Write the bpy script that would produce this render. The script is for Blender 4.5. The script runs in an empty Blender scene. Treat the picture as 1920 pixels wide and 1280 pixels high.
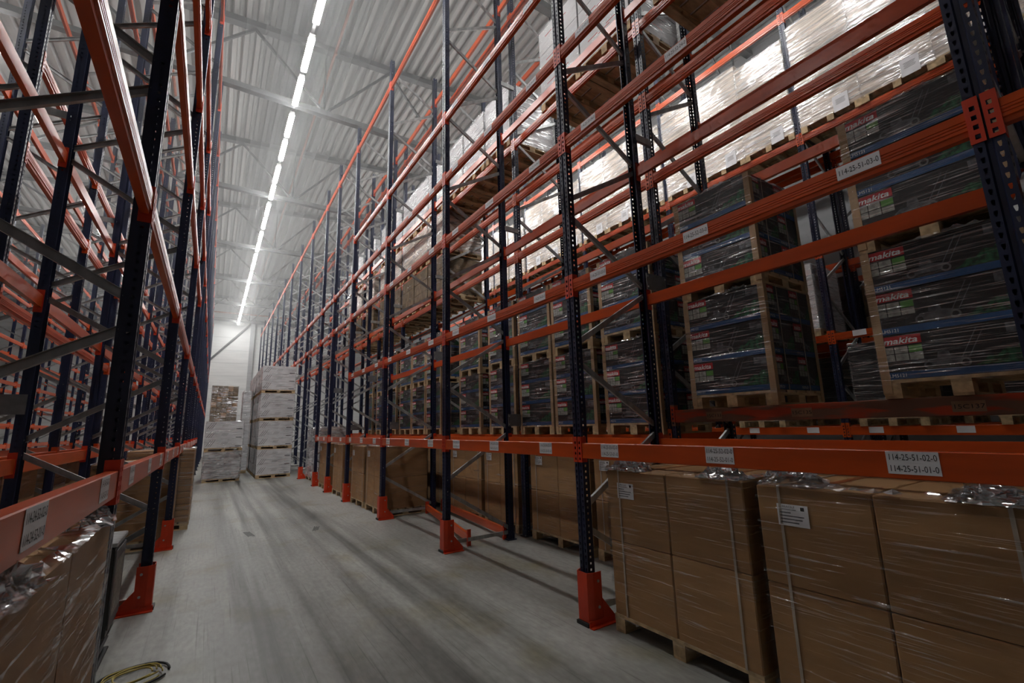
import bpy, math, random
from mathutils import Matrix, Vector

random.seed(7)
scene = bpy.context.scene
COL = scene.collection
PI = math.pi

# ------------------------------------------------------------------ camera
F_PX, YAW, PITCH, ROLL, EYE = 844.85, 0.5869, 0.1841, -0.0283, 1.6396
_f = Vector((math.sin(YAW) * math.cos(PITCH), math.cos(YAW) * math.cos(PITCH), math.sin(PITCH)))
_r = Vector((math.cos(YAW), -math.sin(YAW), 0))
_u = _r.cross(_f)
_r2 = _r * math.cos(ROLL) + _u * math.sin(ROLL)
_u2 = _u * math.cos(ROLL) - _r * math.sin(ROLL)
cam_data = bpy.data.cameras.new('camera')
cam = bpy.data.objects.new('camera', cam_data)
COL.objects.link(cam)
cam_data.sensor_width = 36.0
cam_data.lens = 36.0 * F_PX / 1920.0
cam_data.clip_start, cam_data.clip_end = 0.05, 200
m = Matrix((_r2, _u2, -_f)).transposed().to_4x4()
m.translation = Vector((0, 0, EYE))
cam.matrix_world = m
scene.camera = cam

# ------------------------------------------------------------------ world, exposure
world = bpy.data.worlds.new('world')
scene.world = world
world.use_nodes = True
world.node_tree.nodes['Background'].inputs['Color'].default_value = (0.75, 0.85, 1.0, 1)
world.node_tree.nodes['Background'].inputs['Strength'].default_value = 0.0
scene.view_settings.view_transform = 'Standard'
scene.view_settings.look = 'None'
scene.view_settings.gamma = 1.0
scene.view_settings.exposure = 0.0
scene.view_settings.use_curve_mapping = False
scene.cycles.max_bounces = 5
scene.cycles.diffuse_bounces = 3
scene.cycles.glossy_bounces = 2
scene.cycles.transparent_max_bounces = 10
scene.cycles.volume_bounces = 0
scene.cycles.use_adaptive_sampling = True
scene.cycles.adaptive_threshold = 0.09
scene.cycles.adaptive_min_samples = 12
LAMP = 102.0          # radiance of the strip lights
HAZE = 0.028         # density of the haze layer under the roof

# ------------------------------------------------------------------ materials
MATS = {}
def newmat(name):
    mt = bpy.data.materials.new(name); mt.use_nodes = True
    MATS[name] = mt
    return mt, mt.node_tree, mt.node_tree.nodes['Principled BSDF']

def noise_col(nt, scale, c0, c1, lo=0.35, hi=0.65, detail=4, coord='Object', rand=False):
    tc = nt.nodes.new('ShaderNodeTexCoord'); mp = nt.nodes.new('ShaderNodeMapping')
    mp.inputs['Scale'].default_value = scale
    nt.links.new(tc.outputs[coord], mp.inputs['Vector'])
    if rand:
        oi = nt.nodes.new('ShaderNodeObjectInfo'); ml = nt.nodes.new('ShaderNodeMath'); ml.operation = 'MULTIPLY'
        ml.inputs[1].default_value = 40
        nt.links.new(oi.outputs['Random'], ml.inputs[0]); nt.links.new(ml.outputs[0], mp.inputs['Location'])
    nz = nt.nodes.new('ShaderNodeTexNoise'); nz.inputs['Scale'].default_value = 1; nz.inputs['Detail'].default_value = detail
    nt.links.new(mp.outputs[0], nz.inputs['Vector'])
    rp = nt.nodes.new('ShaderNodeValToRGB')
    rp.color_ramp.elements[0].position = lo; rp.color_ramp.elements[0].color = (*c0, 1)
    rp.color_ramp.elements[1].position = hi; rp.color_ramp.elements[1].color = (*c1, 1)
    nt.links.new(nz.outputs[0], rp.inputs[0])
    return rp.outputs[0], nz.outputs[0]

def plain(name, c, rough=0.5, metal=0.0, var=0.12, scale=(6, 6, 6), bump=0.0, rand=False, coat=0.0):
    mt, nt, b = newmat(name)
    lo = tuple(x * (1 - var) for x in c); hi = tuple(min(1, x * (1 + var)) for x in c)
    col, fac = noise_col(nt, scale, lo, hi, rand=rand)
    nt.links.new(col, b.inputs['Base Color'])
    b.inputs['Roughness'].default_value = rough; b.inputs['Metallic'].default_value = metal
    b.inputs['Coat Weight'].default_value = coat
    if bump:
        bp = nt.nodes.new('ShaderNodeBump'); bp.inputs['Strength'].default_value = bump; bp.inputs['Distance'].default_value = 0.01
        nt.links.new(fac, bp.inputs['Height']); nt.links.new(bp.outputs[0], b.inputs['Normal'])
    return mt

plain('orange_paint', (0.56, 0.074, 0.009), 0.28, 0, 0.14, (1.5, 1.5, 9), rand=True)
plain('orange_guard', (0.60, 0.042, 0.008), 0.42, 0, 0.12, (9, 9, 5), rand=True)
plain('blue_paint', (0.012, 0.017, 0.05), 0.38, 0.0, 0.3, (8, 8, 3))
plain('galvanised', (0.40, 0.41, 0.41), 0.38, 0.45, 0.18, (14, 14, 4))
plain('plate_grey', (0.20, 0.20, 0.21), 0.5, 0.6, 0.15, (10, 10, 10))
plain('cardboard', (0.36, 0.195, 0.080), 0.78, 0, 0.1, (3, 3, 14), rand=True)
plain('cardboard_edge', (0.46, 0.31, 0.17), 0.8, 0, 0.12, (10, 10, 2))
plain('wood', (0.50, 0.36, 0.20), 0.8, 0, 0.3, (4, 14, 14), rand=True)
plain('white_card', (0.68, 0.68, 0.69), 0.7, 0, 0.05, (4, 4, 9), rand=True)
plain('pale_card', (0.58, 0.50, 0.42), 0.75, 0, 0.42, (1.5, 1.5, 26), rand=True)
plain('silver_wrap', (0.55, 0.54, 0.55), 0.3, 0.1, 0.5, (4, 4, 16), bump=1.0, rand=True)
plain('dark_brown_card', (0.17, 0.115, 0.06), 0.8, 0, 0.3, (9, 9, 5), rand=True)
plain('mower_card', (0.016, 0.013, 0.014), 0.42, 0, 0.3, (5, 5, 5))
plain('print_red', (0.45, 0.012, 0.018), 0.5)
plain('print_blue', (0.014, 0.07, 0.20), 0.5, 0, 0.2)
plain('print_green', (0.014, 0.085, 0.035), 0.5, 0, 0.8, (40, 40, 40))
plain('print_lime', (0.11, 0.30, 0.06), 0.5)
plain('print_pale', (0.34, 0.35, 0.31), 0.55, 0, 0.3, (30, 30, 30))
plain('print_grey', (0.10, 0.10, 0.11), 0.5, 0, 0.5, (20, 20, 20))
plain('print_wheel', (0.17, 0.17, 0.17), 0.5)
plain('print_white', (0.80, 0.80, 0.80), 0.55)
plain('paper', (0.78, 0.78, 0.80), 0.65, 0, 0.04)
plain('ink', (0.012, 0.012, 0.012), 0.6)
plain('old_label', (0.30, 0.19, 0.11), 0.6, 0, 0.2)
plain('strap_white', (0.42, 0.35, 0.28), 0.5)
plain('brown_tape', (0.30, 0.10, 0.03), 0.35)
plain('black_plastic', (0.010, 0.010, 0.011), 0.35, 0, 0.2)
plain('rubber', (0.012, 0.012, 0.013), 0.6)
plain('cable_yellow', (0.38, 0.30, 0.06), 0.5)
plain('roof_steel', (0.52, 0.52, 0.51), 0.5, 0.25, 0.10, (1.2, 0.15, 1))
plain('truss_steel', (0.15, 0.153, 0.157), 0.55, 0.3, 0.1)
plain('pipe_orange', (0.42, 0.14, 0.08), 0.5)
plain('lamp_body', (0.7, 0.7, 0.7), 0.5)

# scuffed orange beam
mt, nt, b = newmat('orange_scuffed')
c1, f1 = noise_col(nt, (5, 1.6, 9), (0.20, 0.10, 0.06), (0.52, 0.06, 0.015), 0.48, 0.56, 5, rand=True)
nt.links.new(c1, b.inputs['Base Color']); b.inputs['Roughness'].default_value = 0.5

# concrete floor with tyre lanes along the aisle
mt, nt, b = newmat('concrete')
ca, fa = noise_col(nt, (0.9, 0.5, 1), (0.205, 0.205, 0.192), (0.36, 0.36, 0.338), 0.3, 0.72, 7)
cb, fb = noise_col(nt, (4.2, 0.13, 1), (0.30, 0.30, 0.29), (1, 1, 1), 0.36, 0.60, 8)
cc, fc = noise_col(nt, (1.7, 1.1, 1), (1, 1, 1), (0.80, 0.73, 0.52), 0.54, 0.72, 6)
tc = nt.nodes.new('ShaderNodeTexCoord'); sp = nt.nodes.new('ShaderNodeSeparateXYZ')
nt.links.new(tc.outputs['Object'], sp.inputs[0])
def lane(x0, w):
    a = nt.nodes.new('ShaderNodeMath'); a.operation = 'SUBTRACT'; a.inputs[1].default_value = x0
    nt.links.new(sp.outputs[0], a.inputs[0])
    q = nt.nodes.new('ShaderNodeMath'); q.operation = 'ABSOLUTE'; nt.links.new(a.outputs[0], q.inputs[0])
    r = nt.nodes.new('ShaderNodeMapRange'); r.inputs[1].default_value = w * 0.45; r.inputs[2].default_value = w * 1.25
    r.inputs[3].default_value = 1; r.inputs[4].default_value = 0
    nt.links.new(q.outputs[0], r.inputs[0]); return r.outputs[0]
l1, l2 = lane(0.70, 0.55), lane(1.75, 0.55)
mx = nt.nodes.new('ShaderNodeMath'); mx.operation = 'MAXIMUM'; nt.links.new(l1, mx.inputs[0]); nt.links.new(l2, mx.inputs[1])
tyre = nt.nodes.new('ShaderNodeMix'); tyre.data_type = 'RGBA'
nt.links.new(mx.outputs[0], tyre.inputs[0]); tyre.inputs[6].default_value = (1, 1, 1, 1); nt.links.new(cb, tyre.inputs[7])
m1 = nt.nodes.new('ShaderNodeMix'); m1.data_type = 'RGBA'; m1.blend_type = 'MULTIPLY'; m1.inputs[0].default_value = 1
nt.links.new(ca, m1.inputs[6]); nt.links.new(tyre.outputs[2], m1.inputs[7])
m2 = nt.nodes.new('ShaderNodeMix'); m2.data_type = 'RGBA'; m2.blend_type = 'MULTIPLY'; m2.inputs[0].default_value = 1
nt.links.new(m1.outputs[2], m2.inputs[6]); nt.links.new(cc, m2.inputs[7])
cg, fg = noise_col(nt, (26, 9, 1), (0.80, 0.80, 0.79), (1.08, 1.08, 1.07), 0.3, 0.7, 8)
cs, fs = noise_col(nt, (60, 0.7, 1), (0.62, 0.62, 0.61), (1, 1, 1), 0.30, 0.40, 3)
m3 = nt.nodes.new('ShaderNodeMix'); m3.data_type = 'RGBA'; m3.blend_type = 'MULTIPLY'; m3.inputs[0].default_value = 1
nt.links.new(m2.outputs[2], m3.inputs[6]); nt.links.new(cg, m3.inputs[7])
m4 = nt.nodes.new('ShaderNodeMix'); m4.data_type = 'RGBA'; m4.blend_type = 'MULTIPLY'; m4.inputs[0].default_value = 1
nt.links.new(m3.outputs[2], m4.inputs[6]); nt.links.new(cs, m4.inputs[7])
nt.links.new(m4.outputs[2], b.inputs['Base Color'])
rr = nt.nodes.new('ShaderNodeMapRange'); rr.inputs[3].default_value = 0.36; rr.inputs[4].default_value = 0.62
nt.links.new(fa, rr.inputs[0]); nt.links.new(rr.outputs[0], b.inputs['Roughness'])
bp = nt.nodes.new('ShaderNodeBump'); bp.inputs['Strength'].default_value = 0.12; nt.links.new(fa, bp.inputs['Height']); nt.links.new(bp.outputs[0], b.inputs['Normal'])

plain('wall_panel', (0.80, 0.81, 0.80), 0.6, 0, 0.05, (0.4, 0.4, 6))
plain('wall_grey', (0.45, 0.46, 0.47), 0.6, 0, 0.06, (0.4, 0.4, 6))

mt, nt, b = newmat('lamp_light')
b.inputs['Base Color'].default_value = (0.9, 0.9, 0.9, 1)
b.inputs['Emission Color'].default_value = (0.99, 0.985, 0.965, 1)
b.inputs['Emission Strength'].default_value = LAMP

def film(name, base, gain, zs=120.0, rough=0.14, tint=(0.93, 0.94, 0.96), diff=0.25, bump=0.6, lo=0.60, veil=0.0):
    """clear stretch film: fine pulled folds, their glints painted as pale streaks in patches, running round the load and slanting"""
    mt = bpy.data.materials.new(name); mt.use_nodes = True; MATS[name] = mt
    nt = mt.node_tree; nt.nodes.clear(); N = nt.nodes.new; Lk = nt.links.new
    def math_(op, a, b_=None, c=None, clamp=False):
        n = N('ShaderNodeMath'); n.operation = op; n.use_clamp = clamp
        for i, v in enumerate((a, b_, c)):
            if v is None: continue
            if isinstance(v, (int, float)): n.inputs[i].default_value = v
            else: Lk(v, n.inputs[i])
        return n.outputs[0]
    out = N('ShaderNodeOutputMaterial'); tr = N('ShaderNodeBsdfTransparent'); gl = N('ShaderNodeBsdfGlossy'); df = N('ShaderNodeBsdfDiffuse')
    gl.inputs['Color'].default_value = (*tint, 1); gl.inputs['Roughness'].default_value = rough; df.inputs['Color'].default_value = (*tint, 1)
    tc = N('ShaderNodeTexCoord'); oi = N('ShaderNodeObjectInfo'); rnd = math_('MULTIPLY', oi.outputs['Random'], 60.0)
    def noise(rot, sc_, detail=2):
        mp = N('ShaderNodeMapping'); mp.inputs['Rotation'].default_value = rot; mp.inputs['Scale'].default_value = sc_
        Lk(tc.outputs['Object'], mp.inputs['Vector']); Lk(rnd, mp.inputs['Location'])
        nz = N('ShaderNodeTexNoise'); nz.inputs['Scale'].default_value = 1; nz.inputs['Detail'].default_value = detail; Lk(mp.outputs[0], nz.inputs['Vector'])
        return nz.outputs[0]
    def step(v, a, b_):
        mr = N('ShaderNodeMapRange'); mr.inputs[1].default_value = a; mr.inputs[2].default_value = b_; Lk(v, mr.inputs[0]); return mr.outputs[0]
    n1 = noise((0.04, 0.05, 0), (2.0, 2.0, zs)); n2 = noise((-0.16, 0.18, 0), (2.6, 2.6, zs * 0.8)); n3 = noise((0.42, -0.36, 0), (2.0, 2.0, zs * 0.45))
    p1 = step(noise((0.1, 0, 0), (1.4, 1.4, 5.0)), 0.40, 0.62); p2 = step(noise((0, 0.2, 0.4), (1.9, 1.9, 3.2)), 0.46, 0.64)
    f = math_('ADD', math_('MULTIPLY', step(n1, lo, lo + 0.08), p1), math_('MULTIPLY', step(n2, lo + 0.01, lo + 0.08), p2))
    f = math_('ADD', f, math_('MULTIPLY', step(n3, lo + 0.02, lo + 0.09), math_('SUBTRACT', 1.0, p1)))
    f = math_('MULTIPLY_ADD', f, gain, base, True)
    if veil: f = math_('ADD', f, math_('MULTIPLY', p2, veil), None, True)
    bp = N('ShaderNodeBump'); bp.inputs['Strength'].default_value = bump; bp.inputs['Distance'].default_value = 0.012
    Lk(math_('ADD', math_('ADD', n1, n2), n3), bp.inputs['Height']); Lk(bp.outputs[0], gl.inputs['Normal'])
    gd = N('ShaderNodeMixShader'); gd.inputs[0].default_value = diff; Lk(gl.outputs[0], gd.inputs[1]); Lk(df.outputs[0], gd.inputs[2])  # diffuse share keeps the painted glints pale
    mx = N('ShaderNodeMixShader'); Lk(f, mx.inputs[0]); Lk(tr.outputs[0], mx.inputs[1]); Lk(gd.outputs[0], mx.inputs[2])
    Lk(mx.outputs[0], out.inputs['Surface'])
    return mt
film('film_clear', 0.02, 0.45, 110, diff=0.25, lo=0.60)
film('film_mower', 0.03, 0.55, 130, diff=0.25, lo=0.58)
film('film_white', 0.08, 0.62, 60, diff=0.42, lo=0.53, veil=0.08)
film('film_milky', 0.07, 0.50, 70, diff=0.40, lo=0.57, veil=0.07)
film('film_silver', 0.15, 0.65, 30, diff=0.35, lo=0.50, veil=0.15)
film('film_crumple', 0.12, 0.70, 40, rough=0.10, diff=0.15, lo=0.48)

# ------------------------------------------------------------------ mesh helpers
class MB:
    def __init__(s): s.v = []; s.f = []; s.mi = []; s.slots = []
    def slot(s, mat):
        if mat not in s.slots: s.slots.append(mat)
        return s.slots.index(mat)
    def quad(s, pts, mat):
        i = len(s.v); s.v += [tuple(p) for p in pts]; s.f.append(tuple(range(i, i + len(pts)))); s.mi.append(s.slot(mat))
    def box(s, x0, x1, y0, y1, z0, z1, mat):
        i = len(s.v)
        s.v += [(x0, y0, z0), (x1, y0, z0), (x1, y1, z0), (x0, y1, z0), (x0, y0, z1), (x1, y0, z1), (x1, y1, z1), (x0, y1, z1)]
        k = s.slot(mat)
        for f in ((0, 3, 2, 1), (4, 5, 6, 7), (0, 1, 5, 4), (1, 2, 6, 5), (2, 3, 7, 6), (3, 0, 4, 7)):
            s.f.append(tuple(i + q for q in f)); s.mi.append(k)
    def bbox(s, x0, x1, y0, y1, z0, z1, mat, c=0.004):
        # box with chamfered vertical and top edges
        pts = [(x0 + c, y0), (x1 - c, y0), (x1, y0 + c), (x1, y1 - c), (x1 - c, y1), (x0 + c, y1), (x0, y1 - c), (x0, y0 + c)]
        cx, cy = (x0 + x1) / 2, (y0 + y1) / 2
        ins = [(cx + (px - cx) * (1 - c / max(abs(x1 - x0) / 2, 1e-6)), cy + (py - cy) * (1 - c / max(abs(y1 - y0) / 2, 1e-6))) for px, py in pts]
        i = len(s.v); k = s.slot(mat); n = 8
        s.v += [(p[0], p[1], z0) for p in pts] + [(p[0], p[1], z1 - c) for p in pts] + [(p[0], p[1], z1) for p in ins]
        s.f.append(tuple(i + n - 1 - q for q in range(n))); s.mi.append(k)
        for r in (0, 1):
            for q in range(n):
                s.f.append((i + r * n + q, i + r * n + (q + 1) % n, i + (r + 1) * n + (q + 1) % n, i + (r + 1) * n + q)); s.mi.append(k)
        s.f.append(tuple(i + 2 * n + q for q in range(n))); s.mi.append(k)
    def prism_y(s, prof, y0, y1, mat, caps=True):
        n = len(prof); i = len(s.v); k = s.slot(mat)
        s.v += [(x, y0, z) for x, z in prof] + [(x, y1, z) for x, z in prof]
        for q in range(n):
            s.f.append((i + q, i + (q + 1) % n, i + n + (q + 1) % n, i + n + q)); s.mi.append(k)
        if caps:
            s.f.append(tuple(i + n - 1 - q for q in range(n))); s.mi.append(k)
            s.f.append(tuple(i + n + q for q in range(n))); s.mi.append(k)
    def prism_z(s, prof, z0, z1, mat, caps=True):
        n = len(prof); i = len(s.v); k = s.slot(mat)
        s.v += [(x, y, z0) for x, y in prof] + [(x, y, z1) for x, y in prof]
        for q in range(n):
            s.f.append((i + q, i + (q + 1) % n, i + n + (q + 1) % n, i + n + q)); s.mi.append(k)
        if caps:
            s.f.append(tuple(i + n - 1 - q for q in range(n))); s.mi.append(k)
            s.f.append(tuple(i + n + q for q in range(n))); s.mi.append(k)
    def bar(s, p0, p1, w, h, mat, up=(0, 1, 0)):
        p0, p1 = Vector(p0), Vector(p1); d = (p1 - p0).normalized(); u = Vector(up)
        a = d.cross(u).normalized() * (w / 2); bb = a.cross(d).normalized() * (h / 2)
        i = len(s.v); k = s.slot(mat)
        for p in (p0, p1):
            for sa, sb in ((-1, -1), (1, -1), (1, 1), (-1, 1)): s.v.append(tuple(p + a * sa + bb * sb))
        for f in ((3, 2, 1, 0), (4, 5, 6, 7), (0, 1, 5, 4), (1, 2, 6, 5), (2, 3, 7, 6), (3, 0, 4, 7)):
            s.f.append(tuple(i + q for q in f)); s.mi.append(k)
    def tube(s, pts, r, mat, n=8):
        pts = [Vector(p) for p in pts]; i = len(s.v); k = s.slot(mat)
        for j, p in enumerate(pts):
            d = (pts[min(j + 1, len(pts) - 1)] - pts[max(j - 1, 0)]).normalized()
            u = Vector((0, 0, 1)) if abs(d.z) < 0.9 else Vector((1, 0, 0))
            a = d.cross(u).normalized(); b2 = a.cross(d)
            for q in range(n):
                t = 2 * PI * q / n; s.v.append(tuple(p + (a * math.cos(t) + b2 * math.sin(t)) * r))
        for j in range(len(pts) - 1):
            for q in range(n):
                s.f.append((i + j * n + q, i + j * n + (q + 1) % n, i + (j + 1) * n + (q + 1) % n, i + (j + 1) * n + q)); s.mi.append(k)
        s.f.append(tuple(i + n - 1 - q for q in range(n))); s.mi.append(k)
        e = i + (len(pts) - 1) * n; s.f.append(tuple(e + q for q in range(n))); s.mi.append(k)
    def add_mesh(s, verts, faces, mat, xf):
        i = len(s.v); k = s.slot(mat); s.v += [xf(p) for p in verts]
        for f in faces: s.f.append(tuple(i + q for q in f)); s.mi.append(k)
    def mesh(s, name, smooth=False):
        me = bpy.data.meshes.new(name); me.from_pydata(s.v, [], s.f)
        for mname in s.slots: me.materials.append(MATS[mname])
        me.polygons.foreach_set('material_index', s.mi)
        if smooth: me.polygons.foreach_set('use_smooth', [True] * len(s.f))
        me.update(); return me

def obj(name, me, parent=None, loc=(0, 0, 0), rz=0.0):
    o = bpy.data.objects.new(name, me); COL.objects.link(o)
    o.location = loc; o.rotation_euler = (0, 0, rz)
    if parent is not None: o.parent = parent
    return o
def tag(o, label=None, cat=None, group=None, kind=None):
    if label: o['label'] = label
    if cat: o['category'] = cat
    if group: o['group'] = group
    if kind: o['kind'] = kind
    return o
def empty(name, loc=(0, 0, 0), rz=0.0, parent=None):
    o = obj(name, None, parent, loc, rz); o.empty_display_size = 0.2; return o
def copy_tree(o, parent=None):
    c = o.copy(); COL.objects.link(c); c.parent = parent
    for ch in o.children: copy_tree(ch, c)
    return c

_text = {}
def text_geo(body, shear=0.0, offset=0.0):
    """outline mesh of a line of lettering: centred, 1 unit cap height"""
    key = (body, shear, offset)
    if key not in _text:
        cu = bpy.data.curves.new('lettering', 'FONT'); cu.body = body; cu.shear = shear; cu.offset = offset
        cu.resolution_u = 2; cu.align_x = 'CENTER'; cu.fill_mode = 'FRONT'
        o = bpy.data.objects.new('lettering', cu); COL.objects.link(o)
        dg = bpy.context.evaluated_depsgraph_get(); ev = o.evaluated_get(dg); me = ev.to_mesh()
        vs = [tuple(v.co) for v in me.vertices]; fs = [tuple(p.vertices) for p in me.polygons]
        ev.to_mesh_clear(); bpy.data.objects.remove(o); bpy.data.curves.remove(cu)
        h = max(v[1] for v in vs); vs = [(v[0] / h, v[1] / h) for v in vs]
        w = max(v[0] for v in vs) - min(v[0] for v in vs)
        _text[key] = (vs, fs, w)
    return _text[key]
def put_text(mb, body, org, right, up, height, mat, width=None, shear=0.0, offset=0.0):
    vs, fs, w = text_geo(body, shear, offset); org, right, up = Vector(org), Vector(right), Vector(up)
    sx = (width / w) if width else height
    mb.add_mesh(vs, fs, mat, lambda p: tuple(org + right * (p[0] * sx) + up * (p[1] * height)))

ORD = ['first', 'second', 'third', 'fourth', 'fifth', 'sixth', 'seventh', 'eighth', 'ninth', 'tenth', 'eleventh', 'twelfth', 'thirteenth', 'fourteenth', 'fifteenth', 'sixteenth', 'seventeenth', 'eighteenth', 'nineteenth', 'twentieth']

# ------------------------------------------------------------------ the hall
X0, X1, Y0, Y1 = -13.0, 13.5, -7.0, 41.0
def struct(name, mb, parent=None):
    o = obj(name, mb.mesh(name), parent); o['kind'] = 'structure'; return o
mb = MB(); mb.box(X0, X1, Y0, Y1, -0.2, 0.0, 'concrete'); struct('floor', mb)
for nm, args in (('wall_left', (X0 - 0.2, X0, Y0, Y1, 0, 13.6)), ('wall_right', (X1, X1 + 0.2, Y0, Y1, 0, 13.6)), ('wall_front', (X0, X1, Y0 - 0.2, Y0, 0, 13.6))):
    mb = MB(); mb.box(*args, 'wall_grey'); struct(nm, mb)
roof_z = lambda x: 12.05 + 0.085 * x
wb = empty('wall_back'); wb['kind'] = 'structure'
mb = MB(); mb.box(X0, X1, Y1, Y1 + 0.2, 0, 13.6, 'wall_grey'); obj('wall_core', mb.mesh('wall_core'), wb)
pm = MB(); pm.box(X0, X1, -0.03, 0, 0.006, 0.994, 'wall_panel'); pm = pm.mesh('wall_panel')
for k in range(13): obj('wall_panel', pm, wb, (0, Y1, k))
mb = MB()                                            # corrugated roof deck, ribs along the aisle
prof = []
n = int((X1 - X0) / 0.27)
for k in range(n + 1):
    x = X0 + k * 0.27
    for dx, dz in ((0, 0), (0.10, 0), (0.135, 0.14), (0.235, 0.14)):
        prof.append((x + dx, roof_z(x + dx) + dz))
for (xa, za), (xb, zb) in zip(prof, prof[1:]):
    mb.quad(((xa, Y0, za), (xa, Y1, za), (xb, Y1, zb), (xb, Y0, zb)), 'roof_steel')
mb.quad(((X0, Y0, roof_z(X0) + .4), (X1, Y0, roof_z(X1) + .4), (X1, Y1, roof_z(X1) + .4), (X0, Y1, roof_z(X0) + .4)), 'roof_steel')
struct('ceiling', mb)

tn = 0
for ty in (6.1, 11.8, 17.4, 23.0, 28.6, 34.2, 39.8):
    t = empty('roof_truss', (0, ty, 0))
    tag(t, '%s grey steel roof truss from the camera, crossing above the strip lights' % ORD[tn], 'roof truss', 'roof trusses'); tn += 1
    mb = MB(); mb.bar((X0, 0, roof_z(X0) - 0.11), (X1, 0, roof_z(X1) - 0.11), 0.16, 0.20, 'truss_steel'); obj('top_chord', mb.mesh('top_chord'), t)
    mb = MB(); mb.bar((X0, 0, 10.1), (X1, 0, 10.1), 0.14, 0.16, 'truss_steel'); obj('bottom_chord', mb.mesh('bottom_chord'), t)
    nodes = [0.19 + 3.5 * k for k in range(-3, 4)]
    for xt in nodes:
        for s in (-1, 1):
            xb = xt + s * 1.72
            if not X0 < xb < X1: continue
            mb = MB(); mb.bar((xt, 0, roof_z(xt) - 0.2), (xb, 0, 10.16), 0.06, 0.06, 'truss_steel'); obj('diagonal', mb.mesh('diagonal'), t)
        xb = xt + 1.72
        if xb < X1:
            mb = MB(); mb.bar((xb, 0, roof_z(xb) - 0.2), (xb, 0, 10.16), 0.04, 0.04, 'truss_steel'); obj('vertical_strut', mb.mesh('vertical_strut'), t)
for k, (px, pz) in enumerate(((2.05, 11.7), (-1.6, 11.4))):
    o = empty('sprinkler_pipe', (px, 0, pz))
    tag(o, ('orange sprinkler pipe under the roof to the right of the strip lights', 'orange sprinkler pipe under the roof above the left racks')[k], 'pipe')
    mb = MB(); mb.tube([(0, Y0 + 0.1, 0), (0, Y1 - 0.1, 0)], 0.035, 'pipe_orange'); obj('pipe', mb.mesh('pipe', True), o)
    hm = MB(); hm.tube([(0, 0, 0), (0, 0, -0.10)], 0.018, 'pipe_orange', 6); hm.tube([(0, 0, -0.10), (0, 0, -0.115)], 0.035, 'pipe_orange', 8); hm = hm.mesh('sprinkler_head')
    for q in range(12): obj('sprinkler_head', hm, o, (0, 5.6 + q * 2.8, -0.03))
o = empty('wall_column', (2.25, Y1 - 0.15, 0)); tag(o, 'pale steel column standing against the far end wall', 'column')
mb = MB(); mb.box(-0.15, 0.15, -0.012, 0.012, 0, 12.1, 'wall_grey'); mb.box(-0.15, 0.15, -0.112, -0.09, 0, 12.1, 'wall_grey'); mb.box(-0.01, 0.01, -0.1, 0.0, 0, 12.1, 'wall_grey'); obj('column_profile', mb.mesh('column_profile'), o)
mb = MB(); mb.bar((2.2, Y1 - 0.1, 10.35), (-4.2, Y1 - 0.1, 2.7), 0.12, 0.12, 'truss_steel')
tag(obj('wall_brace', mb.mesh('wall_brace')), 'grey diagonal brace running down across the far end wall', 'brace')
mb = MB(); mb.tube([(X0 + 0.2, Y1 - 0.45, 10.35), (X1 - 0.2, Y1 - 0.45, 10.35)], 0.09, 'galvanised', 10)
tag(obj('wall_pipe', mb.mesh('wall_pipe', True)), 'silver horizontal pipe high across the far end wall', 'pipe')
mb = MB(); mb.tube([(X0 + 0.2, Y1 - 0.4, 10.9), (X1 - 0.2, Y1 - 0.4, 10.9)], 0.05, 'pipe_orange', 8)
tag(obj('wall_sprinkler_pipe', mb.mesh('wall_sprinkler_pipe', True)), 'thin orange horizontal pipe above the silver pipe at the end wall', 'pipe')

# strip lights in the three aisles
lb = MB(); lb.box(-0.06, 0.06, 0, 1.16, 0.015, 0.09, 'lamp_body'); lb.box(-0.008, 0.008, 0.15, 0.17, 0.09, 0.12, 'lamp_body'); lb.box(-0.008, 0.008, 0.99, 1.01, 0.09, 0.12, 'lamp_body'); lb = lb.mesh('housing')
ld = MB(); ld.prism_y([(-0.066, 0.02), (-0.060, -0.02), (-0.035, -0.036), (0.035, -0.036), (0.060, -0.02), (0.066, 0.02)], 0.05, 1.09, 'lamp_light'); ld = ld.mesh('diffuser')
lt = MB(); lt.box(-0.03, 0.03, Y0 + 2, Y1 - 2, 0.12, 0.16, 'galvanised'); lt = lt.mesh('rail')
def lamps(x, label, ys, group):
    tr = obj('lamp_rail', lt, None, (x, 0, 9.95)); tag(tr, 'thin steel rail carrying the strip lights over ' + group, 'rail')
    for k, y in enumerate(ys):
        o = empty('strip_light', (x, y, 9.95)); tag(o, label(k), 'light', 'strip lights over ' + group)
        obj('housing', lb, o); obj('diffuser', ld, o)
ys = []
for k in range(-2, 11):
    ys += [9.18 + 2.85 * k, 9.18 + 2.85 * k + 1.34]
vis = [y for y in ys if y > 7.0]
lamps(1.18, lambda k: ('white ceiling strip light over the centre aisle, %s visible from the top' % (ORD[k - (len(ys) - len(vis))] if k - (len(ys) - len(vis)) < 20 else ORD[k - (len(ys) - len(vis)) - 20].replace('first', 'twenty-first').replace('second', 'twenty-second').replace('third', 'twenty-third').replace('fourth', 'twenty-fourth'))) if ys[k] > 7.0 else '%s white strip light of the centre aisle, above the camera end' % ORD[k], ys, 'the centre aisle')
ys2 = [9.18 + 1.9 * k for k in range(-4, 11)]
lamps(6.75, lambda k: '%s white strip light from the camera end behind the right-hand racks' % ORD[k], ys2, 'the right-hand aisle')
lamps(-4.4, lambda k: '%s white strip light from the camera end behind the left-hand racks' % ORD[k], [3.48 + 2.85 * k for k in range(11)], 'the left-hand aisle')

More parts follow.
